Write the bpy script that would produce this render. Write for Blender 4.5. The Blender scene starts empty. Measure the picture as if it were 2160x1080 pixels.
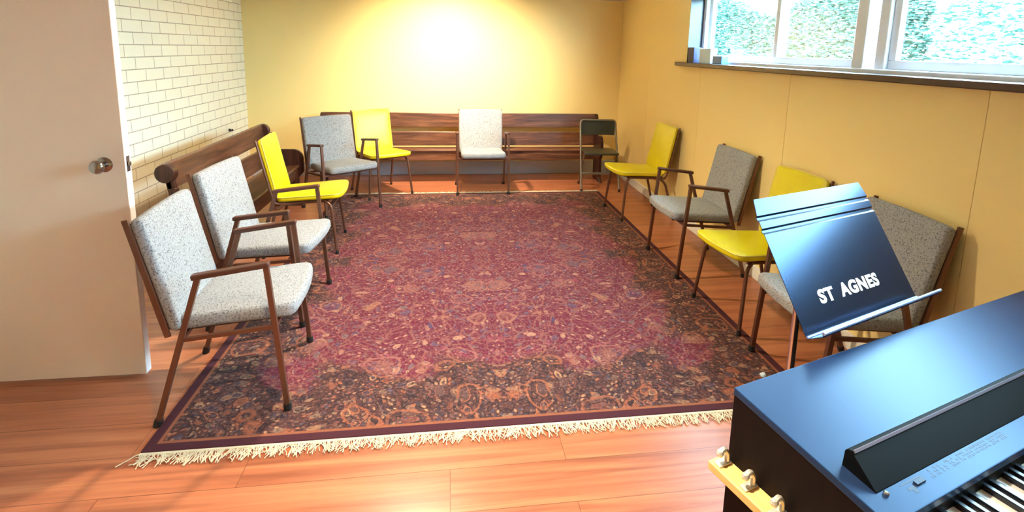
import bpy, bmesh, math, random
from mathutils import Vector, Matrix
random.seed(7)
PI = math.pi
SC = bpy.context.scene
COL = SC.collection
D = bpy.data

# ------------------------------------------------------------------ camera
F_PX, CX, CY = 1123.76, 1103.23, 293.69
yaw, pit, rol = .1407, .1674, .0239
def _rot():
    c, s = math.cos(yaw), math.sin(yaw); Rz = Matrix(((c, -s, 0), (s, c, 0), (0, 0, 1)))
    B = Matrix(((1, 0, 0), (0, 0, -1), (0, 1, 0)))
    c, s = math.cos(pit), math.sin(pit); Rx = Matrix(((1, 0, 0), (0, c, -s), (0, s, c)))
    c, s = math.cos(rol), math.sin(rol); Rr = Matrix(((c, -s, 0), (s, c, 0), (0, 0, 1)))
    return Rr @ Rx @ B @ Rz
_M = _rot()
cam_data = D.cameras.new('camera'); cam = D.objects.new('camera', cam_data); COL.objects.link(cam)
mw = Matrix.Identity(4)
for i in range(3):
    mw[i][0] = _M[0][i]; mw[i][1] = -_M[1][i]; mw[i][2] = -_M[2][i]
mw[2][3] = 1.56
cam.matrix_world = mw
cam_data.sensor_width = 36; cam_data.lens = F_PX / 2160 * 36
cam_data.shift_x = (1080 - CX) / 2160; cam_data.shift_y = (CY - 540) / 2160
cam_data.clip_start = .02
SC.camera = cam

# ------------------------------------------------------------------ world, lights, exposure
XL, XR, YB, YF, ZC = -2.32, 2.15, 6.55, -1.6, 2.175
w = D.worlds.new('sky'); SC.world = w; w.use_nodes = True
nt = w.node_tree; nt.nodes.clear()
wo = nt.nodes.new('ShaderNodeOutputWorld'); bg = nt.nodes.new('ShaderNodeBackground')
bg.inputs[0].default_value = (.50, .80, 1.0, 1); bg.inputs[1].default_value = 23.0
nt.links.new(bg.outputs[0], wo.inputs[0])

def lamp(name, typ, loc, energy, col, rot=(0, 0, 0), **k):
    l = D.lights.new(name, typ); l.energy = energy; l.color = col
    for a, b in k.items(): setattr(l, a, b)
    o = D.objects.new(name, l); o.location = loc; o.rotation_euler = rot; COL.objects.link(o)
    return o
WARM = (1.0, .84, .60)
DOWN = [(-.02, 5.15, 200, 2.05, math.radians(46)), (-.25, 3.2, 98, 2.7, 0), (.05, 1.1, 120, 1.9, 0)]
for (x, y, e, ang, tl) in DOWN:      # the first is a gimbal lamp turned to the back wall
    lamp('downlight_lamp', 'SPOT', (x, y, ZC - .03), e, WARM, (tl, 0, 0), spot_size=ang, spot_blend=(.6 if ang > 2.5 else 1.), shadow_soft_size=.06)
pl = lamp('window_portal', 'AREA', (XR + .3, 2.6, 1.86), 1, (1, 1, 1), (0, -PI / 2, 0), shape='RECTANGLE', size=.62, size_y=4.3)
pl.data.cycles.is_portal = True
SC.view_settings.view_transform = 'Standard'
SC.view_settings.look = 'None'
SC.view_settings.exposure = 1.42
SC.view_settings.gamma = 1
SC.view_settings.use_curve_mapping = False

# ------------------------------------------------------------------ material helpers
def srgb(r, g, b):
    f = lambda c: (c / 255 / 12.92) if c <= 10 else ((c / 255 + .055) / 1.055) ** 2.4
    return (f(r), f(g), f(b), 1)

class NT:
    def __init__(s, name):
        s.m = D.materials.new(name); s.m.use_nodes = True; s.t = s.m.node_tree
        s.b = s.t.nodes['Principled BSDF']; s.out = s.t.nodes['Material Output']
    def n(s, typ, ins=None, **props):
        nd = s.t.nodes.new('ShaderNode' + typ)
        for k, v in props.items(): setattr(nd, k, v)
        for k, v in (ins or {}).items():
            if isinstance(v, bpy.types.NodeSocket): s.t.links.new(v, nd.inputs[k])
            else: nd.inputs[k].default_value = v
        return nd
    def math(s, op, a, b=0., c=0., clamp=False):
        return s.n('Math', {0: a, 1: b, 2: c}, operation=op, use_clamp=clamp).outputs[0]
    def mix(s, f, a, b, mode='MIX'):
        nd = s.n('Mix', None, data_type='RGBA', blend_type=mode)
        for i, v in ((0, f), (6, a), (7, b)):
            if isinstance(v, bpy.types.NodeSocket): s.t.links.new(v, nd.inputs[i])
            else: nd.inputs[i].default_value = v
        return nd.outputs[2]
    def ramp(s, f, stops, interp='LINEAR'):
        nd = s.n('ValToRGB', {0: f}); cr = nd.color_ramp; cr.interpolation = interp
        while len(cr.elements) < len(stops): cr.elements.new(.5)
        for e, (p, c) in zip(cr.elements, stops): e.position = p; e.color = c
        return nd.outputs[0]
    def obj(s): return s.n('TexCoord').outputs['Object']
    def noise(s, vec, scale, detail=2., rough=.5, dist=0.):
        return s.n('TexNoise', {'Vector': vec, 'Scale': scale, 'Detail': detail, 'Roughness': rough, 'Distortion': dist})
    def bump(s, h, strength=.3, dist=.01):
        nd = s.n('Bump', {'Height': h, 'Strength': strength, 'Distance': dist}); s.t.links.new(nd.outputs[0], s.b.inputs['Normal'])
    def set(s, **k):
        for a, v in k.items():
            a = a.replace('_', ' ')
            if isinstance(v, bpy.types.NodeSocket): s.t.links.new(v, s.b.inputs[a])
            else: s.b.inputs[a].default_value = v
        return s.m

def plain(name, col, rough=.5, metal=0., **k):
    t = NT(name); t.set(Base_Color=col, Roughness=rough, Metallic=metal, **k); return t.m

# walls
def wall_paint(name, col):
    t = NT(name); o = t.obj(); n = t.noise(o, 60, 3)
    c = t.mix(t.math('MULTIPLY', t.noise(o, 1.3, 2).outputs[0], .25), col, tuple(c * .86 for c in col[:3]) + (1,))
    t.set(Base_Color=c, Roughness=.55); t.bump(n.outputs[0], .05, .002); return t.m
M = {}
M['wall'] = wall_paint('yellow_ochre_paint', srgb(251, 222, 150))
M['ceiling'] = wall_paint('ceiling_paint', srgb(232, 228, 218))
def brick():
    t = NT('cream_painted_brick'); o = t.obj(); s = t.n('SeparateXYZ', {0: o})
    v = t.n('CombineXYZ', {0: t.math('SUBTRACT', s.outputs[1], 4.252 - .259 * 40), 1: t.math('SUBTRACT', s.outputs[2], 1.5247 - .0913 * 40)})
    b = t.n('TexBrick', {'Vector': v.outputs[0], 'Color1': srgb(253, 249, 226), 'Color2': srgb(250, 245, 222), 'Mortar': srgb(186, 170, 150),
                         'Scale': 1., 'Mortar Size': .0042, 'Mortar Smooth': .35, 'Bias': 0., 'Brick Width': .259, 'Row Height': .0913}, offset=.5)
    c = t.mix(t.math('MULTIPLY', t.noise(o, 14, 3).outputs[0], .10), b.outputs[0], srgb(230, 218, 182))
    t.set(Base_Color=c, Roughness=.5)
    h = t.math('ADD', t.math('MULTIPLY', b.outputs[1], -1.), t.math('MULTIPLY', t.noise(o, 40, 3).outputs[0], .15))
    t.bump(h, .5, .006); return t.m
M['brick'] = brick()
def floor_mat():
    t = NT('red_oak_laminate'); o = t.obj(); s = t.n('SeparateXYZ', {0: o})
    # planks run along X
    v = t.n('CombineXYZ', {0: t.math('ADD', s.outputs[0], 40.35), 1: t.math('ADD', s.outputs[1], 20.03)})
    b = t.n('TexBrick', {'Vector': v.outputs[0], 'Color1': (0, 0, 0, 1), 'Color2': (1, 1, 1, 1), 'Mortar': (0, 0, 0, 1), 'Scale': 1.,
                         'Mortar Size': .0016, 'Mortar Smooth': .2, 'Bias': 0., 'Brick Width': 1.2, 'Row Height': .193}, offset=.37)
    rnd = b.outputs[0]
    g = t.n('CombineXYZ', {0: t.math('MULTIPLY', s.outputs[0], .55), 1: t.math('MULTIPLY', s.outputs[1], 13.), 2: t.math('MULTIPLY', rnd, 9.)})
    n1 = t.noise(g.outputs[0], 1.6, 5, .62, .8).outputs[0]
    g2 = t.n('CombineXYZ', {0: t.math('MULTIPLY', s.outputs[0], 2.), 1: t.math('MULTIPLY', s.outputs[1], 70.), 2: rnd})
    n2 = t.noise(g2.outputs[0], 1.5, 3).outputs[0]
    c = t.ramp(n1, [(.30, srgb(128, 68, 46)), (.48, srgb(172, 100, 68)), (.68, srgb(200, 128, 88))])
    c = t.mix(t.math('MULTIPLY', n2, .35), c, srgb(140, 76, 52))
    c = t.mix(t.math('MULTIPLY', rnd, .25), c, srgb(206, 132, 96))
    c = t.mix(t.math('MULTIPLY', b.outputs[1], .6), c, srgb(70, 36, 24))
    t.set(Base_Color=c, Roughness=.30, Specular_IOR_Level=.6)
    t.bump(t.math('SUBTRACT', t.math('MULTIPLY', n2, .1), b.outputs[1]), .2, .002); return t.m
M['floor'] = floor_mat()
def wood(name, c1, c2, c3, axis=0, rough=.35, sc=1., spec=.5):
    t = NT(name); o = t.obj(); s = t.n('SeparateXYZ', {0: o}); k = [9 * sc, 9 * sc, 9 * sc]; k[axis] = .8 * sc
    g = t.n('CombineXYZ', {i: t.math('MULTIPLY', s.outputs[i], k[i]) for i in range(3)})
    n1 = t.noise(g.outputs[0], 3., 5, .6, .6).outputs[0]
    c = t.ramp(n1, [(.3, c1), (.5, c2), (.72, c3)])
    t.set(Base_Color=c, Roughness=rough, Specular_IOR_Level=spec); t.bump(n1, .05, .002); return t.m
M['pew'] = wood('dark_walnut_bench_wood', srgb(58, 32, 24), srgb(98, 60, 42), srgb(134, 88, 62), 0)
M['pew_end'] = wood('dark_bench_end_wood', srgb(44, 24, 20), srgb(66, 36, 30), srgb(86, 50, 38), 2)
M['sill'] = wood('dark_sill_wood', srgb(48, 30, 28), srgb(70, 44, 40), srgb(90, 62, 56), 1)
M['light_wood'] = wood('light_maple_wood', srgb(214, 166, 96), srgb(232, 192, 124), srgb(242, 212, 150), 1, .4)
M['door'] = wall_paint('cream_door_paint', srgb(243, 216, 192))
M['door_edge'] = plain('white_door_edge_paint', srgb(240, 238, 240), .4)
M['base_light'] = plain('cream_baseboard', srgb(248, 244, 234), .4)
M['base_grey'] = plain('grey_vinyl_base', srgb(196, 200, 212), .2)
M['white_frame'] = plain('white_window_vinyl', srgb(226, 226, 236), .35)
M['reveal'] = plain('dark_glossy_reveal', srgb(40, 42, 52), .25)
def tweed(name, base, dark, warm):
    t = NT(name); o = t.obj()
    n = t.noise(o, 150, 2, .6).outputs[0]; n2 = t.noise(o, 70, 2).outputs[0]
    c = t.ramp(n, [(.36, dark), (.47, base), (.62, base), (.75, warm)])
    c = t.mix(t.math('MULTIPLY', n2, .3), c, tuple(x * .8 for x in base[:3]) + (1,))
    wv = t.n('TexWave', {'Vector': o, 'Scale': 180.}).outputs[1]
    t.set(Base_Color=c, Roughness=.9, Sheen_Weight=.15); t.bump(t.math('ADD', n, t.math('MULTIPLY', wv, .4)), .35, .003); return t.m
M['tweed'] = tweed('grey_tweed_fabric', srgb(158, 157, 158), srgb(84, 84, 86), srgb(186, 180, 172))
def vinyl():
    t = NT('yellow_vinyl'); o = t.obj(); n = t.noise(o, 8, 2).outputs[0]
    c = t.mix(n, srgb(212, 190, 8), srgb(226, 210, 12)); t.set(Base_Color=c, Roughness=.32)
    t.bump(t.noise(o, 220, 2).outputs[0], .12, .002); return t.m
M['vinyl'] = vinyl()
M['piping'] = plain('pale_yellow_piping', srgb(226, 208, 90), .4)
M['bronze'] = plain('brown_bronze_tube', srgb(112, 76, 60), .34, .55)
M['arm'] = plain('brown_arm_pad', srgb(84, 48, 36), .4)
M['chrome'] = plain('chrome', srgb(210, 208, 204), .12, 1.)
M['nickel'] = plain('brushed_nickel', srgb(216, 212, 204), .38, .6)
M['dark_metal'] = plain('dark_metal', srgb(44, 42, 42), .35, .6)
M['back_shell'] = plain('dark_back_shell', srgb(58, 52, 50), .5)
M['rubber'] = plain('black_rubber', srgb(26, 24, 24), .6)
M['folding'] = plain('olive_grey_enamel', srgb(62, 66, 60), .35, .3)
M['folding_tube'] = plain('grey_brown_tube', srgb(128, 118, 104), .35, .5)
M['fringe'] = plain('cream_cotton_fringe', srgb(206, 192, 166), .9)
def satin(name, col, rough, ior, tint):
    t = NT(name); o = t.obj(); n = t.noise(o, 300, 2).outputs[0]
    t.set(Base_Color=col, Roughness=rough, Specular_IOR_Level=.5, IOR=ior, Specular_Tint=tint); t.bump(n, .04, .001); return t.m
M['piano_top'] = satin('black_satin_lacquer_sky_tint', (.014, .030, .085, 1), .37, 1.5, (.05, .34, .72, 1))  # black lacquer; reflected window sky painted in as blue base and specular tint
M['stand'] = satin('black_satin_enamel_sky_tint', (.008, .010, .020, 1), .22, 1.45, (.07, .38, 1., 1))  # black enamel whose blue specular tint colours in the window sky's reflection
M['edge_glint'] = plain('blue_grey_edge_glint', srgb(150, 172, 214), .3, .6)  # pale blue stands in for light glinting along the stand's ledge
M['piano_side'] = wood('black_grained_panel', srgb(14, 9, 11), srgb(18, 12, 13), srgb(23, 15, 16), 2, .6, 1., .12)
M['piano_rest'] = plain('matt_black_plastic', srgb(5, 5, 6), .6, 0., Specular_IOR_Level=.12)
M['white_key'] = plain('white_key_plastic', srgb(246, 244, 240), .2)
M['black_key'] = plain('black_key_plastic', srgb(20, 20, 34), .25)
M['decal'] = plain('dark_blue_decal', srgb(22, 34, 70), .5)
M['stencil'] = plain('white_stencil_paint', srgb(244, 244, 246), .5)
M['knob'] = plain('aged_brass', srgb(150, 138, 130), .15, .9)
M['navy'] = plain('navy_card', srgb(44, 46, 84), .5)
M['pale_box'] = plain('pale_blue_card', srgb(206, 228, 244), .5)
M['blue_item'] = plain('blue_plastic', srgb(84, 140, 200), .4)
M['lamp_trim'] = plain('white_lamp_trim', srgb(230, 228, 220), .4)
def emis(name, col, s):
    t = NT(name); t.set(Base_Color=(0, 0, 0, 1), Emission_Color=col, Emission_Strength=s); return t.m
M['lamp_lens'] = emis('lamp_lens', (1, .85, .6, 1), 4)
def glass():
    t = NT('window_glass'); tr = t.n('BsdfTransparent', {0: (.96, .985, .98, 1)}); gl = t.n('BsdfGlossy', {0: (1, 1, 1, 1), 'Roughness': .02})
    f = t.n('Fresnel', {0: 1.45}); m = t.n('MixShader', {0: t.math('MULTIPLY', f.outputs[0], .15), 1: tr.outputs[0], 2: gl.outputs[0]})
    t.t.links.new(m.outputs[0], t.out.inputs[0]); return t.m
M['glass'] = glass()
def leafm():
    t = NT('blue_green_leaf'); r = t.n('NewGeometry').outputs['Random Per Island']
    c = t.ramp(r, [(0., (.10, .19, .165, 1)), (.6, (.115, .21, .185, 1)), (.88, (.15, .235, .21, 1)), (1., (.30, .34, .30, 1))])
    t.set(Base_Color=c, Roughness=1., Specular_IOR_Level=0.); return t.m
M['leaf'] = leafm()
M['lawn'] = plain('lawn_grass', (.04, .09, .04, 1), .9)

# rug
RW, RL = 1.415, 1.82
def rug_mat():
    t = NT('persian_rug_pile'); o = t.obj(); s = t.n('SeparateXYZ', {0: o})
    ax = t.math('ABSOLUTE', s.outputs[0]); ay = t.math('ABSOLUTE', s.outputs[1])
    mv = t.n('CombineXYZ', {0: ax, 1: ay}).outputs[0]
    wn = t.noise(mv, 3.2, 2); wo_ = t.n('VectorMath', {0: wn.outputs[1], 1: (.5, .5, .5)}, operation='SUBTRACT').outputs[0]
    warp = t.n('VectorMath', {0: t.n('VectorMath', {0: wo_, 3: .22}, operation='SCALE').outputs[0], 1: mv}, operation='ADD').outputs[0]
    def voro(v, sc, feat='F1', out=0): return t.n('TexVoronoi', {'Vector': v, 'Scale': sc}, feature=feat).outputs[out]
    def step(v, a, b): return t.n('MapRange', {0: v, 1: a, 2: b, 3: 0., 4: 1.}).outputs[0]
    dx = t.math('SUBTRACT', RW, ax); dy = t.math('SUBTRACT', RL, ay)
    # scalloped field outline
    sw = t.math('MULTIPLY', t.math('SINE', t.math('MULTIPLY', t.math('ADD', ax, ay), 11.)), .085)
    bd = t.math('ADD', t.math('MINIMUM', dx, t.math('SUBTRACT', dy, .07)), t.math('ADD', sw, t.math('MULTIPLY', t.math('SUBTRACT', wn.outputs[0], .5), .22)))
    border = t.math('SUBTRACT', 1., step(t.math('ADD', bd, t.math('MULTIPLY', t.math('SUBTRACT', t.noise(mv, 22, 2).outputs[0], .5), .16)), .33, .40))
    # big palmettes
    d1 = voro(warp, 4.6); c1 = voro(warp, 4.6, 'F1', 1)
    r1 = t.n('SeparateColor', {0: c1}).outputs[0]; g1 = t.n('SeparateColor', {0: c1}).outputs[1]
    ring = t.math('ABSOLUTE', t.math('SUBTRACT', d1, t.math('ADD', .26, t.math('MULTIPLY', r1, .14))))
    ringm = t.math('SUBTRACT', 1., step(ring, .012, .045))
    inner = t.math('SUBTRACT', 1., step(d1, .20, .27))
    # mid blossoms
    d2 = voro(warp, 15.); c2 = t.n('SeparateColor', {0: voro(warp, 15., 'F1', 1)})
    bl2 = t.math('SUBTRACT', 1., step(d2, .28, .36))
    ring2 = t.math('SUBTRACT', 1., step(t.math('ABSOLUTE', t.math('SUBTRACT', d2, .36)), .02, .06))
    # small dots
    d3 = voro(warp, 44.); c3 = t.n('SeparateColor', {0: voro(warp, 44., 'F1', 1)})
    bl3 = t.math('SUBTRACT', 1., step(d3, .30, .42))
    vine = t.math('SUBTRACT', 1., step(voro(warp, 7.5, 'DISTANCE_TO_EDGE'), .015, .05))
    vine2 = t.math('SUBTRACT', 1., step(voro(warp, 24., 'DISTANCE_TO_EDGE'), .03, .09))
    pal_f = [(0., srgb(140, 92, 104)), (.18, srgb(190, 134, 112)), (.36, srgb(110, 84, 112)), (.52, srgb(206, 162, 130)), (.68, srgb(134, 118, 120)), (.82, srgb(166, 70, 96)), (.92, srgb(90, 70, 112))]
    pal_b = [(0., srgb(120, 88, 80)), (.15, srgb(190, 118, 78)), (.3, srgb(74, 62, 72)), (.42, srgb(156, 132, 108)), (.54, srgb(74, 76, 102)), (.64, srgb(210, 164, 118)), (.76, srgb(146, 84, 72)), (.88, srgb(36, 28, 40))]
    fld = t.mix(t.noise(o, 2.5, 2).outputs[0], srgb(112, 18, 54), srgb(136, 26, 66))
    fld = t.mix(t.math('MULTIPLY', vine2, .6), fld, srgb(160, 108, 98))
    fld = t.mix(t.math('MULTIPLY', bl3, t.math('GREATER_THAN', c3.outputs[0], .35)), fld, t.ramp(c3.outputs[1], pal_f, 'CONSTANT'))
    fld = t.mix(t.math('MULTIPLY', bl2, t.math('GREATER_THAN', c2.outputs[0], .35)), fld, t.ramp(c2.outputs[1], pal_f, 'CONSTANT'))
    fld = t.mix(t.math('MULTIPLY', vine, .7), fld, srgb(172, 112, 96))
    fld = t.mix(t.math('MULTIPLY', inner, .5), fld, t.ramp(g1, pal_f, 'CONSTANT'))
    fld = t.mix(t.math('MULTIPLY', ringm, .85), fld, t.mix(r1, srgb(196, 140, 104), srgb(176, 116, 112)))
    fld = t.mix(t.math('MULTIPLY', t.math('MULTIPLY', bl3, t.math('GREATER_THAN', c3.outputs[0], .5)), .8), fld, t.ramp(c3.outputs[2], pal_f, 'CONSTANT'))
    brd = t.mix(.5, srgb(84, 48, 46), srgb(104, 66, 56))
    brd = t.mix(vine2, brd, srgb(44, 28, 34))
    brd = t.mix(bl3, brd, t.ramp(c3.outputs[1], pal_b, 'CONSTANT'))
    brd = t.mix(t.math('MULTIPLY', bl2, .6), brd, t.ramp(c2.outputs[1], pal_b, 'CONSTANT'))
    brd = t.mix(ring2, brd, t.ramp(c2.outputs[2], pal_b, 'CONSTANT'))
    brd = t.mix(t.math('MULTIPLY', ringm, .8), brd, srgb(186, 112, 72))
    brd = t.mix(t.math('MULTIPLY', t.math('MULTIPLY', bl3, .8), t.math('GREATER_THAN', c3.outputs[0], .35)), brd, t.ramp(c3.outputs[2], pal_b, 'CONSTANT'))
    # central medallion tint
    e = t.math('SQRT', t.math('ADD', t.math('POWER', t.math('DIVIDE', ax, .62), 2.), t.math('POWER', t.math('DIVIDE', ay, .9), 2.)))
    med = t.math('SUBTRACT', 1., step(t.math('ABSOLUTE', t.math('SUBTRACT', t.math('ADD', e, t.math('MULTIPLY', wn.outputs[0], .3)), 1.1)), .02, .05))
    spk = t.noise(o, 75, 2, .6).outputs[0]
    c = t.mix(border, fld, brd)
    c = t.mix(t.math('MULTIPLY', step(spk, .56, .62), .55), c, srgb(52, 26, 38))
    c = t.mix(t.math('MULTIPLY', t.math('SUBTRACT', 1., step(spk, .36, .42)), .45), c, srgb(184, 138, 118))
    edge = t.math('MINIMUM', dx, dy)
    c = t.mix(t.math('SUBTRACT', 1., step(edge, .052, .056)), c, srgb(172, 108, 70))
    c = t.mix(t.math('SUBTRACT', 1., step(edge, .038, .042)), c, srgb(74, 14, 38))
    c = t.mix(t.math('MULTIPLY', t.noise(o, 90, 2).outputs[0], .45), c, srgb(70, 36, 44))
    c = t.mix(1., c, (.74, .64, .66, 1), 'MULTIPLY')
    t.set(Base_Color=c, Roughness=.95)
    t.bump(t.noise(o, 260, 2).outputs[0], .5, .004); return t.m
M['rug'] = rug_mat()

# ------------------------------------------------------------------ mesh helpers
def box(bm, lo, hi, bev=0., mat=None, seg=2):
    lo, hi = Vector(lo), Vector(hi); c = (lo + hi) / 2; s = hi - lo
    r = bmesh.ops.create_cube(bm, size=1, matrix=Matrix.Translation(c) @ Matrix.Diagonal((*s, 1)))
    vs = r['verts']
    if bev > 0:
        es = list({e for v in vs for e in v.link_edges})
        rb = bmesh.ops.bevel(bm, geom=es, offset=bev, segments=seg, profile=.5, affect='EDGES')
        vs = list({v for f in rb['faces'] for v in f.verts} | {v for v in vs if v.is_valid})
        # include all connected
        st = list(vs); seen = set(vs)
        while st:
            v = st.pop()
            for e in v.link_edges:
                o = e.other_vert(v)
                if o not in seen: seen.add(o); st.append(o)
        vs = list(seen)
    if mat is not None: bmesh.ops.transform(bm, matrix=mat, verts=vs)
    return vs

def loft(bm, rings, cap=True, closed=True):
    rv = [[bm.verts.new(p) for p in r] for r in rings]
    n = len(rv[0])
    for a, b in zip(rv[:-1], rv[1:]):
        for i in range(n if closed else n - 1):
            bm.faces.new((a[i], a[(i + 1) % n], b[(i + 1) % n], b[i]))
    if cap:
        bm.faces.new(list(reversed(rv[0]))); bm.faces.new(rv[-1])
    return [v for r in rv for v in r]

def frame_for(d, up=Vector((0, 0, 1))):
    d = d.normalized()
    if abs(d.dot(up)) > .98: up = Vector((0, 1, 0))
    x = d.cross(up).normalized(); y = x.cross(d).normalized()
    return x, y

def tube(bm, pts, r=.01, seg=10, sx=1., sy=1., round_=True, fillet=0., up=Vector((0, 0, 1))):
    pts = [Vector(p) for p in pts]
    if fillet > 0 and len(pts) > 2:
        np_ = [pts[0]]
        for i in range(1, len(pts) - 1):
            a, b, c = pts[i - 1], pts[i], pts[i + 1]
            f = min(fillet, (a - b).length * .45, (c - b).length * .45)
            p0 = b + (a - b).normalized() * f; p1 = b + (c - b).normalized() * f
            for k in range(6):
                u = k / 5; np_.append(p0 * (1 - u) ** 2 + b * 2 * u * (1 - u) + p1 * u * u)
        np_.append(pts[-1]); pts = np_
    rings = []; px = None
    for i, p in enumerate(pts):
        if i == 0: d = pts[1] - p
        elif i == len(pts) - 1: d = p - pts[i - 1]
        else: d = (pts[i + 1] - p).normalized() + (p - pts[i - 1]).normalized()
        d = d.normalized()
        if px is None: x, y = frame_for(d, up)
        else:
            x = (px - d * px.dot(d)).normalized(); y = x.cross(d).normalized()
        px = x
        ring = []
        for k in range(seg):
            a = 2 * PI * k / seg + (PI / 4 if seg == 4 else 0)
            ring.append(p + x * math.cos(a) * r * sx + y * math.sin(a) * r * sy)
        rings.append(ring)
    return loft(bm, rings)

def outline(wf, wr, y0, y1, rad, bow=0., n=6):
    """rounded plan outline: half width wf at y1(front), wr at y0 (rear)"""
    cs = [(-wr, y0), (wr, y0), (wf, y1), (-wf, y1)]; out = []
    for i in range(4):
        a = Vector(cs[i - 1]); b = Vector(cs[i]); c = Vector(cs[(i + 1) % 4])
        p0 = b + (a - b).normalized() * rad; p1 = b + (c - b).normalized() * rad
        for k in range(n):
            u = k / (n - 1); out.append(p0 * (1 - u) ** 2 + b * 2 * u * (1 - u) + p1 * u * u)
        if i in (1, 0, 2, 3):
            q1 = c + (b - c).normalized() * rad
            for k in range(1, 8): out.append(p1.lerp(q1, k / 8))
    res = []
    for p in out:
        t = (p.y - y0) / (y1 - y0); y = p.y + (bow * (1 - (p.x / wf) ** 2) if t > .6 else 0) * ((t - .6) / .4 if t > .6 else 0)
        res.append(Vector((p.x, y)))
    return res

def cushion(bm, ol, th, crown=.012, edge=.02, mat=None):
    c = sum(ol, Vector((0, 0))) / len(ol)
    def ring(ins, z):
        r = []
        for p in ol:
            d = p - c; L = d.length; q = c + d * max(0, (L - ins) / L); r.append(Vector((q.x, q.y, z)))
        return r
    rings = []
    for k in range(5):
        a = PI / 2 * k / 4; rings.append(ring(edge * (1 - math.sin(a)), edge * (1 - math.cos(a))))
    for k in range(5):
        a = PI / 2 * k / 4; rings.append(ring(edge * (1 - math.cos(a)), th - edge + edge * math.sin(a)))
    for f, z in ((.25, .45), (.5, .8), (.75, .97), (.93, 1.)):
        L = min((p - c).length for p in ol)
        rr = []
        for p in ol:
            q = c + (p - c) * (1 - f) * ((L - edge) / L if False else 1) ; rr.append(Vector((q.x, q.y, th + crown * z)))
        rings.append(rr)
    vs = loft(bm, rings)
    if mat is not None: bmesh.ops.transform(bm, matrix=mat, verts=vs)
    return vs

def lathe(bm, prof, seg=24, mat=None):
    rings = [[Vector((r * math.cos(2 * PI * k / seg), r * math.sin(2 * PI * k / seg), z)) for k in range(seg)] for r, z in prof]
    vs = loft(bm, rings)
    if mat is not None: bmesh.ops.transform(bm, matrix=mat, verts=vs)
    return vs

def prism(bm, poly, axis, a, b):
    """poly 2d extruded along axis between a and b. axis 'x': poly=(y,z)"""
    def mk(p, t):
        return {'x': (t, p[0], p[1]), 'y': (p[0], t, p[1]), 'z': (p[0], p[1], t)}[axis]
    return loft(bm, [[Vector(mk(p, a)) for p in poly], [Vector(mk(p, b)) for p in poly]])

def obj(name, bm, mat, parent=None, smooth=False, bevel=0.):
    bmesh.ops.recalc_face_normals(bm, faces=bm.faces)
    me = D.meshes.new(name); bm.to_mesh(me); bm.free(); me.materials.append(M[mat] if isinstance(mat, str) else mat)
    o = D.objects.new(name, me); COL.objects.link(o)
    if smooth:
        for p in me.polygons: p.use_smooth = True
        try: me.set_sharp_from_angle(angle=math.radians(42))
        except Exception: pass
    if bevel > 0:
        b = o.modifiers.new('bevel', 'BEVEL'); b.width = bevel; b.segments = 2; b.limit_method = 'ANGLE'
    if parent is not None: o.parent = parent
    return o
def B(): return bmesh.new()
def tag(o, label=None, cat=None, group=None, kind=None):
    if label: o['label'] = label
    if cat: o['category'] = cat
    if group: o['group'] = group
    if kind: o['kind'] = kind
    return o
def thing(name, label, cat, loc=(0, 0, 0), rz=0., group=None):
    o = D.objects.new(name, None); COL.objects.link(o); o.location = loc; o.rotation_euler = (0, 0, rz)
    o.empty_display_size = .1
    return tag(o, label, cat, group)
def struct(name, bm, mat, parent=None, **k):
    o = obj(name, bm, mat, parent, **k)
    if parent is None: o['kind'] = 'structure'
    return o
def copy_tree(o, parent=None):
    c = o.copy(); COL.objects.link(c)
    if parent is not None: c.parent = parent
    for ch in list(o.children): copy_tree(ch, c)
    return c

# ------------------------------------------------------------------ room shell
T = .12
bm = B(); box(bm, (XL - T, YF - T, -.1), (XR + .2, YB + T, 0)); struct('floor', bm, 'floor')
bm = B(); box(bm, (XL - T, YF - T, ZC), (XR + .2, YB + T, ZC + .1)); struct('ceiling', bm, 'ceiling')
bm = B(); box(bm, (XL - T, YF - T, 0), (XL, YB + T, ZC)); struct('wall_left', bm, 'brick')
bm = B(); box(bm, (XL, YB, 0), (XR + .2, YB + T, ZC)); struct('wall_back', bm, 'wall')
bm = B(); box(bm, (XL, YF - T, 0), (XR + .2, YF, ZC)); struct('wall_front', bm, 'wall')
WY0, WY1, WZ0, WZ1 = .45, 4.66, 1.455, 2.13
WT = .20
bm = B()
prev = [YF, 1.86, 3.135, 4.36, 5.58, YB]
for a, b_ in zip(prev[:-1], prev[1:]):       # sheet panels with fine seams under the window band
    box(bm, (XR, a + (.0015 if a > YF else 0), 0), (XR + WT, b_ - (.0015 if b_ < YB else 0), WZ0))
box(bm, (XR + .004, YF, 0), (XR + WT, YB, WZ0 - .001))
box(bm, (XR, YF, WZ0), (XR + WT, WY0, ZC)); box(bm, (XR, WY1, WZ0), (XR + WT, YB, ZC))
box(bm, (XR, WY0, WZ1), (XR + WT, WY1, ZC))
struct('wall_right', bm, 'wall')
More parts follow.
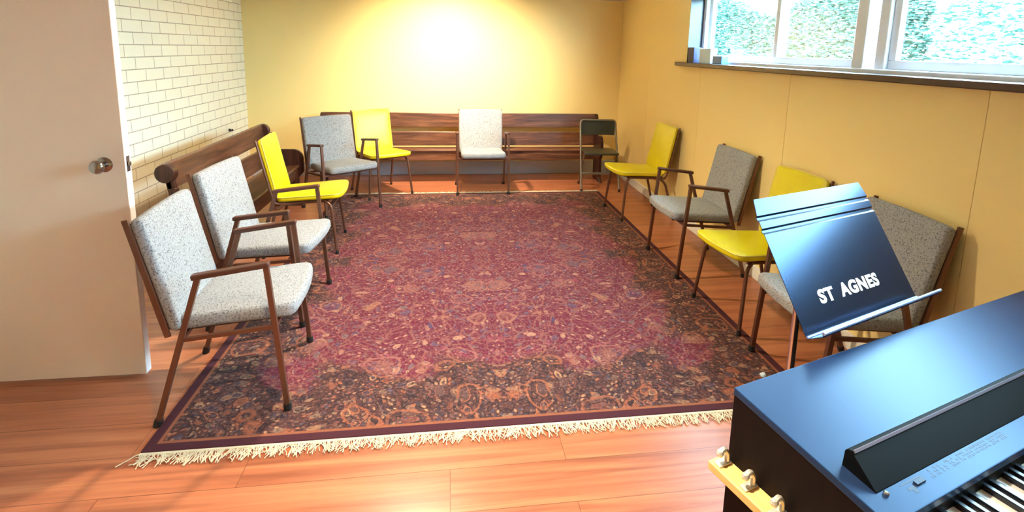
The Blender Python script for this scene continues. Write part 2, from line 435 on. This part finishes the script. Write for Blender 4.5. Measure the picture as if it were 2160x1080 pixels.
# window: one unit, frame in pieces
bm = B()
FX = XR + .13
def fr(y0, y1, z0, z1, dx=0., d=.05, b=.006): box(bm, (FX + dx, y0, z0), (FX + dx + d, y1, z1), b)
fr(WY0, WY1, WZ0, WZ0 + .045, -.05, .11)                # bottom outer frame
fr(WY0, WY1, WZ1 - .05, WZ1)
fr(WY1 - .05, WY1, WZ0, WZ1); fr(WY0, WY0 + .05, WZ0, WZ1)
fr(2.66, 2.745, WZ0, WZ1, -.04, .09); fr(2.535, 2.605, WZ0, WZ1, -.02, .06)
win = struct('window_1', bm, 'white_frame')
def sash(y0, y1, dx):
    bm = B(); d = .03; z0, z1 = WZ0 + .045, WZ1 - .05; k = .048
    for a in ((y0, y1, z0, z0 + k), (y0, y1, z1 - k, z1), (y0, y0 + k, z0 + k, z1 - k), (y1 - k, y1, z0 + k, z1 - k)):
        box(bm, (FX + dx, a[0], a[2]), (FX + dx + d, a[1], a[3]), .004)
    s = struct('sash', bm, 'white_frame', win)
    bm = B(); box(bm, (FX + dx + .012, y0 + k - .004, z0 + k - .004), (FX + dx + .018, y1 - k + .004, z1 - k + .004)); struct('pane', bm, 'glass', s)
sash(3.50, WY1 - .05, .035); sash(2.745, 3.56, .0); sash(1.45, 2.535, 0.); sash(.5, 1.50, .035)
bm = B(); box(bm, (XR + .002, WY1 - .004, WZ0 + .02), (XR + .13, WY1 + .02, WZ1), 0); struct('trim_1', bm, 'reveal')
bm = B(); box(bm, (XR - .055, -.2, WZ0 - .012), (XR + .09, 4.80, WZ0 + .022), .005); struct('trim_2', bm, 'sill')
bm = B(); box(bm, (XR - .016, YF, 0), (XR, YB, .095), .004); struct('baseboard_right', bm, 'base_light')
bm = B(); box(bm, (XL, YB - .014, 0), (XR - .02, YB, .17), .004); struct('baseboard_back', bm, 'base_grey')

# door, opened square to the brick wall
DY = 2.5
bm = B(); box(bm, (XL + .015, DY, .015), (-1.405, DY + .004, 2.04), .0015, seg=1); door = struct('door_1', bm, 'door')
bm = B(); box(bm, (XL + .015, DY + .004, .015), (-1.405, DY + .044, 2.04), .002); struct('door_core', bm, 'door_edge', door)
bm = B()
R90 = Matrix.Translation((-1.487, DY, 1.02)) @ Matrix.Rotation(PI / 2, 4, 'X')
lathe(bm, [(.0, 0), (.033, 0), (.033, .004), (.026, .009), (.011, .012), (.010, .03), (.018, .036), (.028, .046), (.030, .056), (.025, .066), (.012, .071), (.0, .072)], 28, R90)
struct('door_handle', bm, 'knob', door, smooth=True)
bm = B()
R91 = Matrix.Translation((-1.487, DY + .044, 1.02)) @ Matrix.Rotation(-PI / 2, 4, 'X')
lathe(bm, [(.0, 0), (.033, 0), (.033, .004), (.026, .009), (.011, .012), (.010, .03), (.018, .036), (.028, .046), (.030, .056), (.025, .066), (.012, .071), (.0, .072)], 28, R91)
struct('door_handle', bm, 'knob', door, smooth=True)
bm = B(); box(bm, (-1.405, DY + .010, .985), (-1.4035, DY + .034, 1.055), 0); box(bm, (-1.405, DY + .016, 1.01), (-1.394, DY + .028, 1.03), .002)
struct('latch_plate', bm, 'knob', door)

# ------------------------------------------------------------------ outside the window
bm = B(); box(bm, (XR + WT + .02, -8, 1.1), (14, 14, 1.28)); tag(obj('lawn', bm, 'lawn'), 'grass lawn outside behind the window', 'lawn')
def hedge(name, n, x0, x1, y0, y1, zt, seed, label):
    rnd = random.Random(seed); bm = B()
    for i in range(n):
        y = rnd.uniform(y0, y1); x = rnd.uniform(x0, x1); z = 1.335 + (rnd.random() ** .85) * (zt + .18 * math.sin(y * 2.1 + seed) - 1.335)
        s = rnd.uniform(.02, .05); a = rnd.uniform(0, 6.28); b = rnd.uniform(-1., 1.)
        m = Matrix.Translation((x, y, z)) @ Matrix.Rotation(a, 4, 'Z') @ Matrix.Rotation(b, 4, 'X')
        vs = [bm.verts.new(m @ Vector(p)) for p in ((-s, 0, 0), (-.3 * s, s * .5, .1 * s), (s, 0, .0), (-.3 * s, -s * .5, .1 * s))]
        bm.faces.new(vs)
    o = obj(name, bm, 'leaf'); tag(o, label, 'bush', kind='stuff'); return o
hedge('leafy_hedge', 52000, 4.8, 5.0, 5.0, 12.5, 2.35, 1, 'dense blue green foliage outside the left part of the window')
hedge('leafy_bush', 9000, 4.8, 5.1, -.5, 4.95, 2.0, 5, 'sparse sunlit foliage outside the right part of the window')

# ------------------------------------------------------------------ small things by the window
def small(name, lo, hi, mat, label, cat, bev=.004):
    bm = B(); c = ((lo[0] + hi[0]) / 2, (lo[1] + hi[1]) / 2, lo[2]); 
    box(bm, [a - b_ for a, b_ in zip(lo, c)], [a - b_ for a, b_ in zip(hi, c)], bev)
    o = obj(name, bm, mat); o.location = c; return tag(o, label, cat)
SZ = WZ0 + .022
small('small_box', (XR + .0, 4.53, SZ), (XR + .07, 4.645, SZ + .135), 'navy', 'dark navy box at the far left end of the window sill', 'box')
small('small_box', (XR + .01, 4.24, SZ), (XR + .07, 4.44, SZ + .125), 'pale_box', 'pale blue box on the window sill beside the navy box', 'box')
small('plastic_tub', (XR + .01, 4.05, SZ), (XR + .07, 4.20, SZ + .065), 'blue_item', 'low blue tub on the window sill beside the pale box', 'tub')
bm = B(); lathe(bm, [(0, 0), (.016, 0), (.016, .012), (.008, .02), (.012, .04), (.0, .045)], 14, Matrix.Rotation(PI / 2, 4, 'Y'))
o = obj('wall_hook', bm, 'rubber', smooth=True); o.location = (XL, 5.99, .635); tag(o, 'small black peg on the cream brick wall above the left bench', 'peg')

# ------------------------------------------------------------------ rug
rug = thing('area_rug', 'large burgundy persian style rug with cream fringe on the wooden floor', 'rug', (.25, 3.80, 0))
bm = B(); box(bm, (-RW, -RL, 0), (RW, RL, .011), .003); obj('rug_pile', bm, 'rug', rug)
for sgn in (-1, 1):
    bm = B(); rnd = random.Random(3 + sgn)
    box(bm, (-RW, sgn * RL - (.012 if sgn < 0 else 0), .001), (RW, sgn * RL + (0 if sgn < 0 else .012), .008), .001)
    for i in range(900):
        x = -RW + 2 * RW * (i + rnd.random()) / 900; L = rnd.uniform(.045, .085)
        pts = [Vector((x, sgn * RL, .006))]; a = rnd.uniform(-.5, .5)
        for k in range(1, 5):
            u = k / 4; a += rnd.uniform(-.45, .45)
            pts.append(pts[-1] + Vector((math.sin(a), sgn * math.cos(a), 0)) * L / 4); pts[-1].z = .0045 + .003 * rnd.random()
        tube(bm, pts, .0018, 4)
    f = obj('fringe', bm, 'fringe', rug); f['kind'] = 'stuff'

bm = B(); rnd = random.Random(11)
bmesh.ops.create_icosphere(bm, subdivisions=2, radius=.016)
for v in bm.verts: v.co *= rnd.uniform(.75, 1.15); v.co.z = v.co.z * .6 + .0095
o = obj('paper_scrap', bm, 'pale_box'); o.location = (1.52, 2.185, .012); tag(o, 'tiny crumpled white scrap on the rug beside the piano corner', 'scrap')
# ------------------------------------------------------------------ chairs
def leg_obj(root, pts, mat='bronze', r=.0125, seg=4, fl=.0):
    bm = B(); tube(bm, pts, r, seg, fillet=fl, up=Vector((0, 1, 0)))
    l = obj('leg', bm, mat, root, smooth=(seg > 6))
    p = Vector(pts[0]); d = (Vector(pts[1]) - p).normalized()
    bm = B(); tube(bm, [p, p + d * .03], r * 1.15, 10); obj('foot_cap', bm, 'rubber', l, smooth=True)
    return l

def back_matrix(by, bz, ty, tz):
    ang = math.atan2(-(ty - by), tz - bz)     # lean back
    # local: x width, y height(up the back), z outwards to the front
    up = Vector((0, ty - by, tz - bz)).normalized(); fwd = Vector((0, up.z, -up.y))
    m = Matrix(((-1, 0, 0, 0), (0, up.y, fwd.y, by), (0, up.z, fwd.z, bz), (0, 0, 0, 1)))
    return m, (Vector((0, ty - by, tz - bz))).length

def make_armchair():
    r = thing('armchair', 'x', 'chair')
    w_, fy, ry, ha, hr, af, ar = .272, .216, -.286, .655, .628, .176, -.078
    for s in (-1, 1):
        leg_obj(r, [(s * w_, fy, 0), (s * w_, af, ha)], r=.0145)
        leg_obj(r, [(s * w_, ry, 0), (s * w_, ar, hr)], r=.0145)
        bm = B()
        d = Vector((0, af - ar, ha - hr)); L = d.length; ang = math.atan2(ha - hr, af - ar)
        m = Matrix.Translation((s * w_, (af + ar) / 2, (ha + hr) / 2 + .006)) @ Matrix.Rotation(ang, 4, 'X')
        box(bm, (-.019, -L / 2 - .022, -.011), (.019, L / 2 + .014, .011), .006, m)
        obj('armrest', bm, 'arm', r)
    bm = B()
    fyz = lambda t: fy + (af - fy) * t
    zf, zr = .385, .365
    yf = fy + (af - fy) * zf / ha; yr = ry + (ar - ry) * zr / hr
    for s in (-1, 1): tube(bm, [(s * (w_ - .006), yf, zf), (s * (w_ - .006), yr, zr)], .011, 4)
    tube(bm, [(-w_, yf, zf), (w_, yf, zf)], .011, 4); tube(bm, [(-w_, yr, zr), (w_, yr, zr)], .011, 4)
    for s in (-1, 1): tube(bm, [(s * .17, yf, zf), (s * .17, -.22, .37)], .010, 4)
    obj('seat_frame', bm, 'bronze', r)
    # seat
    tilt = Matrix.Translation((0, 0, .392)) @ Matrix.Rotation(math.radians(2.5), 4, 'X')
    bm = B(); cushion(bm, outline(.235, .225, -.205, .262, .035, .022), .062, .010, .022, tilt)
    obj('seat', bm, 'tweed', r, smooth=True)
    bm = B(); box(bm, (-.20, -.18, -.012), (.20, .21, .002), .004, tilt); obj('seat_board', bm, 'back_shell', r)
    # back
    m, L = back_matrix(-.215, .385, -.312, .865)
    bm = B(); cushion(bm, outline(.246, .242, .0, L, .026, .006), .048, .008, .018, m); obj('backrest', bm, 'tweed', r, smooth=True)
    bm = B(); box(bm, (-.228, .012, -.010), (.228, L - .014, .002), .004, m); obj('back_shell', bm, 'back_shell', r)
    bm = B()
    for s in (-1, 1):
        bm = B(); box(bm, (s * .243 - .006, -.012, -.020), (s * .243 + .006, L + .010, .004), .003, m)
        obj('back_upright', bm, 'bronze', r)
    return r

def make_sidechair():
    r = thing('side_chair', 'x', 'chair')
    w_ = .215
    for s in (-1, 1):
        leg_obj(r, [(s * (w_ + .022), .215, 0), (s * (w_ - .01), .185, .37), (s * (w_ - .03), .14, .405)], r=.0115, seg=10, fl=.03)
        leg_obj(r, [(s * (w_ + .012), -.305, 0), (s * (w_ - .005), -.20, .35), (s * (w_ - .02), -.14, .40)], r=.0115, seg=10, fl=.05)
    bm = B()
    for s in (-1, 1): tube(bm, [(s * .182, .17, .403), (s * .182, -.21, .392)], .0105, 10)
    tube(bm, [(-.19, .14, .40), (.19, .14, .40)], .0105, 10); tube(bm, [(-.19, -.14, .397), (.19, -.14, .397)], .0105, 10)
    obj('seat_frame', bm, 'bronze', r, smooth=True)
    tilt = Matrix.Translation((0, 0, .415)) @ Matrix.Rotation(math.radians(2), 4, 'X')
    ol = outline(.225, .195, -.20, .255, .05, .028)
    bm = B(); cushion(bm, ol, .042, .009, .016, tilt); st = obj('seat', bm, 'vinyl', r, smooth=True)
    bm = B(); pts = [tilt @ Vector((p.x * .995, p.y * .995, .034)) for p in ol]; pts.append(pts[0]); tube(bm, pts, .0042, 6)
    obj('piping', bm, 'piping', st, smooth=True)
    bm = B(); box(bm, (-.185, -.18, -.012), (.185, .20, .002), .004, tilt); obj('seat_board', bm, 'back_shell', r)
    m, L = back_matrix(-.21, .435, -.293, .87)
    ol = outline(.205, .205, .0, L, .03, .006)
    bm = B(); cushion(bm, ol, .034, .008, .014, m); bk = obj('backrest', bm, 'vinyl', r, smooth=True)
    bm = B(); pts = [m @ Vector((p.x * .995, L / 2 + (p.y - L / 2) * .995, .028)) for p in ol]; pts.append(pts[0]); tube(bm, pts, .0042, 6)
    obj('piping', bm, 'piping', bk, smooth=True)
    bm = B(); box(bm, (-.195, .012, -.010), (.195, L - .014, .002), .004, m); obj('back_shell', bm, 'back_shell', r)
    for s in (-1, 1):
        bm = B()
        tube(bm, [(s * .182, -.10, .39), (s * .200, -.205, .40), m @ Vector((-s * .21, .05, -.004)), m @ Vector((-s * .21, L + .004, -.004))], .009, 8, fillet=.03)
        obj('back_upright', bm, 'bronze', r, smooth=True)
    return r

arm0 = make_armchair(); side0 = make_sidechair()
used = set()
def place(proto, x, y, deg, label, group):
    o = proto if proto.name not in used else copy_tree(proto)
    used.add(proto.name)
    # front feet stand on the rug, rear feet on the boards: a hair of tilt
    x += .013 * math.cos(math.radians(deg)); y += .013 * math.sin(math.radians(deg))
    o.location = (x, y, .0065); o.rotation_euler = (.0222, 0, math.radians(deg - 90)); tag(o, label, 'chair', group); return o
GA, GS = 'grey tweed armchairs set around the rug', 'yellow vinyl side chairs set around the rug'
place(arm0, -.931, 2.432, 4.3, 'nearest grey tweed armchair on the left, beside the open door, with copper brown arms', GA)
place(arm0, -1.017, 3.169, -3.1, 'grey tweed armchair on the left between the nearest armchair and a yellow chair', GA)
place(arm0, -1.008, 5.157, -52.9, 'grey tweed armchair turned at an angle in the far left corner', GA)
place(arm0, .364, 5.754, -89.4, 'grey tweed armchair facing the camera in the middle before the long bench', GA)
place(arm0, 1.80, 3.587, 180.2, 'shaded grey tweed armchair against the right wall between two yellow chairs', GA)
place(arm0, 1.80, 2.118, 176.1, 'shaded grey tweed armchair behind the music stand, nearest on the right', GA)
place(side0, -1.067, 4.174, 3.3, 'yellow vinyl side chair on the left in front of the left bench', GS)
place(side0, -.702, 5.701, -60, 'yellow vinyl side chair behind the angled grey armchair at the long bench', GS)
place(side0, 1.80, 4.812, 183.4, 'yellow vinyl side chair farthest along the right wall beside the folding chair', GS)
place(side0, 1.81, 2.815, 185.1, 'yellow vinyl side chair on the right, partly hidden by the music stand', GS)

# ------------------------------------------------------------------ benches (pews)
def make_pew(label, L, loc, rz, z=.81, end_h=.56, panels=(True, True)):
    """local x along the length, y forward, origin at floor rear centre"""
    r = thing('pew', label, 'bench', loc, rz, None)
    h = L / 2
    def yb(zz): return .02 + .11 * (1 - zz / z)     # rear line: lower = further forward
    def board(name, z0, z1, th, mat='pew', ext=0.):
        bm = B(); prism(bm, [(yb(z0), z0), (yb(z1), z1), (yb(z1) + th, z1), (yb(z0) + th, z0)], 'x', -h + .03 - ext, h - .03 + ext)
        return obj(name, bm, mat, r, bevel=.005)
    board('top_rail', z - .165, z, .034, ext=.03)
    board('back_board', z - .385, z - .222, .024)
    bm = B(); prism(bm, [(.075, .385), (.36, .41), (.375, .40), (.375, .385), (.075, .36)], 'x', -h + .03, h - .03); obj('seat', bm, 'pew', r, bevel=.004)
    bm = B(); box(bm, (-h + .03, .335, .28), (h - .03, .357, .387)); obj('seat_apron', bm, 'pew', r, bevel=.003)
    for s, on in ((-1, panels[0]), (1, panels[1])):
        if not on: continue
        # rear post with a rolled scroll at the top
        bm = B()
        prism(bm, [(yb(0), 0), (yb(z - .05), z - .05), (yb(z - .05) + .05, z - .05), (yb(.42) + .055, .42), (yb(0) + .07, 0)], 'x', s * h - .03 * (s > 0) - 0 * s, s * h + .03 * (s < 0))
        p = obj('end_post', bm, 'pew_end', r, bevel=.004)
        bm = B(); lathe(bm, [(0, 0), (.056, 0), (.06, .004), (.06, .052), (.056, .056), (0, .056)], 20,
                        Matrix.Translation((s * (h - .022) - (0 if s > 0 else .034) - (.028 if s > 0 else 0) + (.028 if s > 0 else 0), yb(z) + .03, z - .058)) @ Matrix.Rotation(PI / 2, 4, 'Y'))
        obj('scroll', bm, 'pew_end', p, smooth=True)
        bm = B(); y0, y1, rr = .10, .41, .09; pts = [(y0, 0), (y0, end_h - .01), (y0 + .04, end_h)]
        for k in range(7):
            a = PI / 2 * (1 - k / 6); pts.append((y1 - rr + rr * math.cos(a), end_h - rr + rr * math.sin(a)))
        pts += [(y1, .34), (y1 - .05, .28), (y1 - .05, .06), (y1, .0)]
        prism(bm, pts, 'x', s * h - .032 * (s > 0), s * h + .032 * (s < 0)); obj('end_panel', bm, 'pew_end', r, bevel=.004)
    return r
# long bench at the back wall, facing the camera (-y)
make_pew('long dark wooden bench with slatted back along the yellow back wall', 3.24, (.195, 6.42, 0), PI, .79, .56)
make_pew('dark wooden bench along the cream brick wall behind the left chairs', 1.78, (-1.80, 4.42, 0), -PI / 2, .80, .56)

# ------------------------------------------------------------------ folding chair
fc = thing('folding_chair', 'dark metal folding chair in the far right corner before the long bench', 'chair', (1.70, 5.80, 0), math.radians(176))
for s in (-1, 1):
    bm = B(); tube(bm, [(s * .215, .16, 0), (s * .215, -.155, .76)] if False else [(s * .215, .17, 0), (s * .205, -.10, .68)], .0115, 10)
    l = obj('leg', bm, 'folding_tube', fc, smooth=True)
    bm = B(); tube(bm, [(s * .215, .17, 0), (s * .2148, .166, .03)], .014, 10); obj('foot_cap', bm, 'rubber', l, smooth=True)
    bm = B(); tube(bm, [(s * .185, -.21, 0), (s * .185, .12, .42)], .010, 10)
    l = obj('leg', bm, 'folding_tube', fc, smooth=True)
    bm = B(); tube(bm, [(s * .185, -.21, 0), (s * .185, -.188, .028)], .013, 10); obj('foot_cap', bm, 'rubber', l, smooth=True)
bm = B(); tube(bm, [(-.205, -.10, .68), (-.203, -.118, .775), (.203, -.118, .775), (.205, -.10, .68)], .0115, 10, fillet=.06); obj('back_frame', bm, 'folding_tube', fc, smooth=True)
bm = B()
rings = []
for k in range(13):
    x = -.196 + .392 * k / 12; y = -.113 - .022 * (1 - (x / .196) ** 2); rings.append([Vector((x, y - .004, .60)), Vector((x, y + .004, .60)), Vector((x, y - .008, .768)), Vector((x, y - .016, .768))])
loft(bm, rings); obj('back_panel', bm, 'folding', fc, smooth=True)
bm = B(); cushion(bm, outline(.195, .18, -.15, .21, .05, .01), .02, .003, .009, Matrix.Translation((0, 0, .425))); obj('seat', bm, 'folding', fc, smooth=True)
bm = B(); tube(bm, [(-.21, .10, .20), (.21, .10, .20)], .008, 8); tube(bm, [(-.185, -.10, .14), (.185, -.10, .14)], .008, 8); obj('crossbar', bm, 'folding_tube', fc, smooth=True)

# ------------------------------------------------------------------ digital piano
AZ = math.radians(17.39)
pn = thing('digital_piano', 'black upright digital piano with white and black keys in the near right corner', 'piano', (.617, .979, 0), AZ)
PW = 1.36
zt = lambda n: .845 - .118 * n       # sloping top; local y = -n
def PX(bm, poly, a, b, bev=0): return prism(bm, [(-n, z) for n, z in poly], 'x', a, b)
side = [(0, 0), (0, .8435), (.333, zt(.333) - .0015), (.345, .775), (.56, .765), (.58, .745), (.58, .66), (.40, .64), (.36, .60), (.34, .06), (.42, .03), (.42, 0)]
bm = B(); PX(bm, side, 0, .022); obj('side_panel', bm, 'piano_side', pn, bevel=.002)
bm = B(); PX(bm, side, PW - .022, PW); obj('side_panel', bm, 'piano_side', pn, bevel=.002)
bm = B(); PX(bm, [(.012, .06), (.012, .83), (.03, .83), (.03, .06)], .022, PW - .022); obj('back_panel', bm, 'piano_side', pn)
bm = B(); PX(bm, [(.30, .10), (.30, .64), (.318, .64), (.318, .10)], .022, PW - .022); obj('knee_panel', bm, 'piano_side', pn)
bm = B(); PX(bm, [(.012, .645), (.012, .67), (.555, .69), (.57, .68), (.57, .645)], .022, PW - .022); obj('key_bed', bm, 'piano_side', pn)
bm = B(); PX(bm, [(.0, .8455), (.0, .829), (.333, zt(.333) - .016), (.333, zt(.333) + .0005)], -.002, PW + .002)
obj('top_lid', bm, 'piano_top', pn, bevel=.002)
bm = B(); PX(bm, [(.327, .70), (.327, zt(.333) - .016), (.332, zt(.333) - .016), (.332, .70)], .022, PW - .022); obj('fall_panel', bm, 'piano_rest', pn)
bm = B(); PX(bm, [(.222, zt(.222)), (.224, .851), (.229, .857), (.236, .858), (.241, .852), (.285, zt(.285) + .002), (.286, zt(.286))], .036, PW - .036)
mr = obj('music_rest', bm, 'piano_rest', pn, bevel=.0012)
bm = B(); PX(bm, [(.2355, .8575), (.2395, .8540), (.2415, .8560), (.2385, .8595)], .04, PW - .04); obj('rim_highlight', bm, plain('grey_rim_highlight', srgb(110, 108, 126), .3), mr)  # grey strip painting the highlight that runs along the rest's rim
# keys
K0, KP, KZ, KN = .057, .0235, .767, .305
bm = B(); box(bm, (.022, -.56, .69), (K0 - .001, -.327, .772), .003); box(bm, (K0 + 52 * KP + .001, -.56, .69), (PW - .022, -.327, .772), .003); obj('cheek_block', bm, 'piano_side', pn)
bm = B(); box(bm, (.0007, -.525, .70), (KP - .0007, -KN, KZ), .0012); wk = obj('white_key', bm, 'white_key', pn); wk.location.x = K0
for i in range(1, 52):
    c = wk.copy(); COL.objects.link(c); c.location.x = K0 + i * KP
bm = B()
vs = box(bm, (-.0055, -.455, .72), (.0055, -KN, KZ + .011), .0015)
bk = None
for i in range(51):
    if 'ABCDEFG'[i % 7] in 'BE': continue
    x = K0 + (i + 1) * KP
    if bk is None: bk = obj('black_key', bm, 'black_key', pn); bk.location.x = x
    else:
        c = bk.copy(); COL.objects.link(c); c.location.x = x
# control marks along the strip
bm = B(); rnd = random.Random(2)
def on_top(bm, a0, a1, n0, n1, h=.0008):
    p = [(-n0, zt(n0)), (-n0, zt(n0) + h), (-n1, zt(n1) + h), (-n1, zt(n1))]; prism(bm, p, 'x', a0, a1)
a = .172
while a < .43:
    for nn in (.2895, .2955, .3010):
        if rnd.random() < .85:
            on_top(bm, a, a + rnd.uniform(.0030, .0055), nn, nn + rnd.uniform(.0026, .0042))
    a += .0068 if rnd.random() < .8 else .012
on_top(bm, .094, .150, .291, .2935); on_top(bm, .100, .122, .300, .305); on_top(bm, .108, .116, .305, .312)
obj('control_marks', bm, 'decal', pn)
bm = B(); on_top(bm, .125, .150, .296, .304, .004); obj('slider', bm, 'decal', pn)
bm = B(); lathe(bm, [(0, 0), (.005, 0), (.005, .004), (.003, .006), (0, .006)], 14, Matrix.Translation((.052, -.293, zt(.293)))); obj('indicator', bm, 'chrome', pn, smooth=True)

# hook rail fixed to the side of the piano
hr_ = thing('hook_rail', 'pale wooden rail with chrome hooks on the left side of the piano', 'hook rail', (.617, .979, .652), AZ)
bm = B(); box(bm, (-.046, -.42, 0), (-.0005, .012, .020), .002); obj('rail', bm, 'light_wood', hr_)
for nn in (.008, .078, .148, .218, .288):
    bm = B(); box(bm, (-.040, -nn - .009, .020), (-.004, -nn + .009, .024), .001)
    tube(bm, [(-.012, -nn, .022), (-.012, -nn, .042), (-.022, -nn, .056), (-.034, -nn, .050)], .0062, 8, fillet=.012)
    lathe(bm, [(0, -.008), (.006, -.006), (.0085, 0), (.006, .006), (0, .008)], 10, Matrix.Translation((-.034, -nn, .049)))
    obj('hook', bm, 'nickel', hr_, smooth=True)

# ------------------------------------------------------------------ music stand
AS, TL = .359, .989
ms = thing('music_stand', 'black metal music stand with white stencilled name behind the piano', 'music stand', (.877, 1.107, 0), AS)
# local: x width, y away; plate from (0,0,.871)
PM = Matrix.Translation((0, 0, .871)) @ Matrix.Rotation(TL, 4, 'X')
def plate_profile():
    # (v, depth) along the height with two shallow folded ridges near the top
    return [(0, 0), (.265, 0), (.270, -.004), (.276, -.004), (.281, 0), (.300, 0), (.305, -.004), (.311, -.004), (.316, 0), (.361, 0)]
bm = B(); th = .0016
pp = plate_profile(); poly = [(v, d) for v, d in pp] + [(v, d - th) for v, d in reversed(pp)]
W_ = .51
vs = prism(bm, poly, 'x', 0, W_)
for v in vs:       # clip the top corners slightly
    if v.co.y > .355: v.co.x = min(max(v.co.x, .012), W_ - .012)
bmesh.ops.transform(bm, matrix=PM, verts=vs)
desk = obj('desk', bm, 'stand', ms)
bm = B()
vs = prism(bm, [(0, 0), (-.0016, 0), (-.0016, .050), (-.0016, .050), (.008, .054), (.008, .0525), (0, .0485)], 'x', -.004, .60)
for v in vs:
    if v.co.x > .3: v.co.x = .60 - v.co.z * 1.1 if v.co.z > .02 else .60
bmesh.ops.transform(bm, matrix=PM, verts=vs); lg = obj('ledge', bm, 'stand', ms)
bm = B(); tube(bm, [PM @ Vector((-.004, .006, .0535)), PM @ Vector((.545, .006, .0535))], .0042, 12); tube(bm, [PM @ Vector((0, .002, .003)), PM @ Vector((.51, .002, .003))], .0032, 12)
obj('ledge_glint', bm, 'edge_glint', lg, smooth=True)  # tubes added along the ledge to carry its painted highlight
bm = B(); vs = box(bm, (.198, .1865, .0), (.300, .188, .0004), 0); bmesh.ops.transform(bm, matrix=PM, verts=vs); obj('embossed_line', bm, 'stand', desk)
# lettering
def text_mesh(s, size, depth=.0006):
    cu = D.curves.new('txt', 'FONT'); cu.body = s; cu.size = size; cu.extrude = depth; cu.offset = size * .045
    cu.space_character = 1.12
    o = D.objects.new('txt', cu); COL.objects.link(o)
    dg = bpy.context.evaluated_depsgraph_get(); me = D.meshes.new_from_object(o.evaluated_get(dg)); D.objects.remove(o)
    return me
for word, u0, u1 in (('ST', .104, .168), ('AGNES', .196, .374)):
    me = text_mesh(word, .05)
    xs = [v.co.x for v in me.vertices]; ys = [v.co.y for v in me.vertices]
    x0, x1, y0, y1 = min(xs), max(xs), min(ys), max(ys)
    for v in me.vertices:
        v.co.x = u0 + (v.co.x - x0) / (x1 - x0) * (u1 - u0); v.co.y = .063 + (v.co.y - y0) / (y1 - y0) * .036; v.co.z += .0009
    me.transform(PM); me.materials.append(M['stencil'])
    lt = D.objects.new('stencil_word', me); COL.objects.link(lt); lt.parent = desk; lt['label'] = 'white stencilled word'
# tilt block, shaft, base
mid = PM @ Vector((.16, .12, 0))
sx, sy = .16, mid.y + .068
bm = B(); box(bm, (sx - .03, sy - .032, mid.z - .045), (sx + .03, sy + .012, mid.z + .02), .006); obj('tilt_bracket', bm, 'dark_metal', ms)
bm = B(); tube(bm, [(sx, sy, .42), (sx, sy, mid.z - .02)], .0105, 14); obj('inner_shaft', bm, 'chrome', ms, smooth=True)
bm = B(); tube(bm, [(sx, sy, .05), (sx, sy, .60)], .016, 14); obj('outer_shaft', bm, 'dark_metal', ms, smooth=True)
bm = B(); tube(bm, [(sx - .055, sy, mid.z - .03), (sx + .055, sy, mid.z - .03)], .011, 12); obj('tilt_knob', bm, 'chrome', ms, smooth=True)
for k in range(3):
    a = 2 * PI * k / 3 + .9
    bm = B(); tube(bm, [(sx, sy, .13), (sx + .1 * math.cos(a), sy + .1 * math.sin(a), .09), (sx + .24 * math.cos(a), sy + .24 * math.sin(a), .0115)], .011, 10, fillet=.06)
    obj('leg', bm, 'dark_metal', ms, smooth=True)

# ------------------------------------------------------------------ ceiling lamps (above the frame)
lm = None
for i, (x, y, e, ang, tl) in enumerate(DOWN):
    if lm is None:
        lm = thing('downlight', '', 'lamp')
        bm = B(); lathe(bm, [(.055, 0), (.085, 0), (.088, -.006), (.075, -.012), (.055, -.008), (.055, 0)], 32); obj('trim_ring', bm, 'lamp_trim', lm, smooth=True)
        bm = B(); lathe(bm, [(0, -.001), (.054, -.001), (.054, -.004), (0, -.004)], 32); obj('diffuser', bm, 'lamp_lens', lm, smooth=True)
        o = lm
    else: o = copy_tree(lm)
    o.location = (x, y, ZC)
    tag(o, ['round ceiling downlight nearest the back wall', 'round ceiling downlight above the middle of the rug', 'round ceiling downlight above the near end of the rug'][i], 'lamp', 'ceiling downlights')
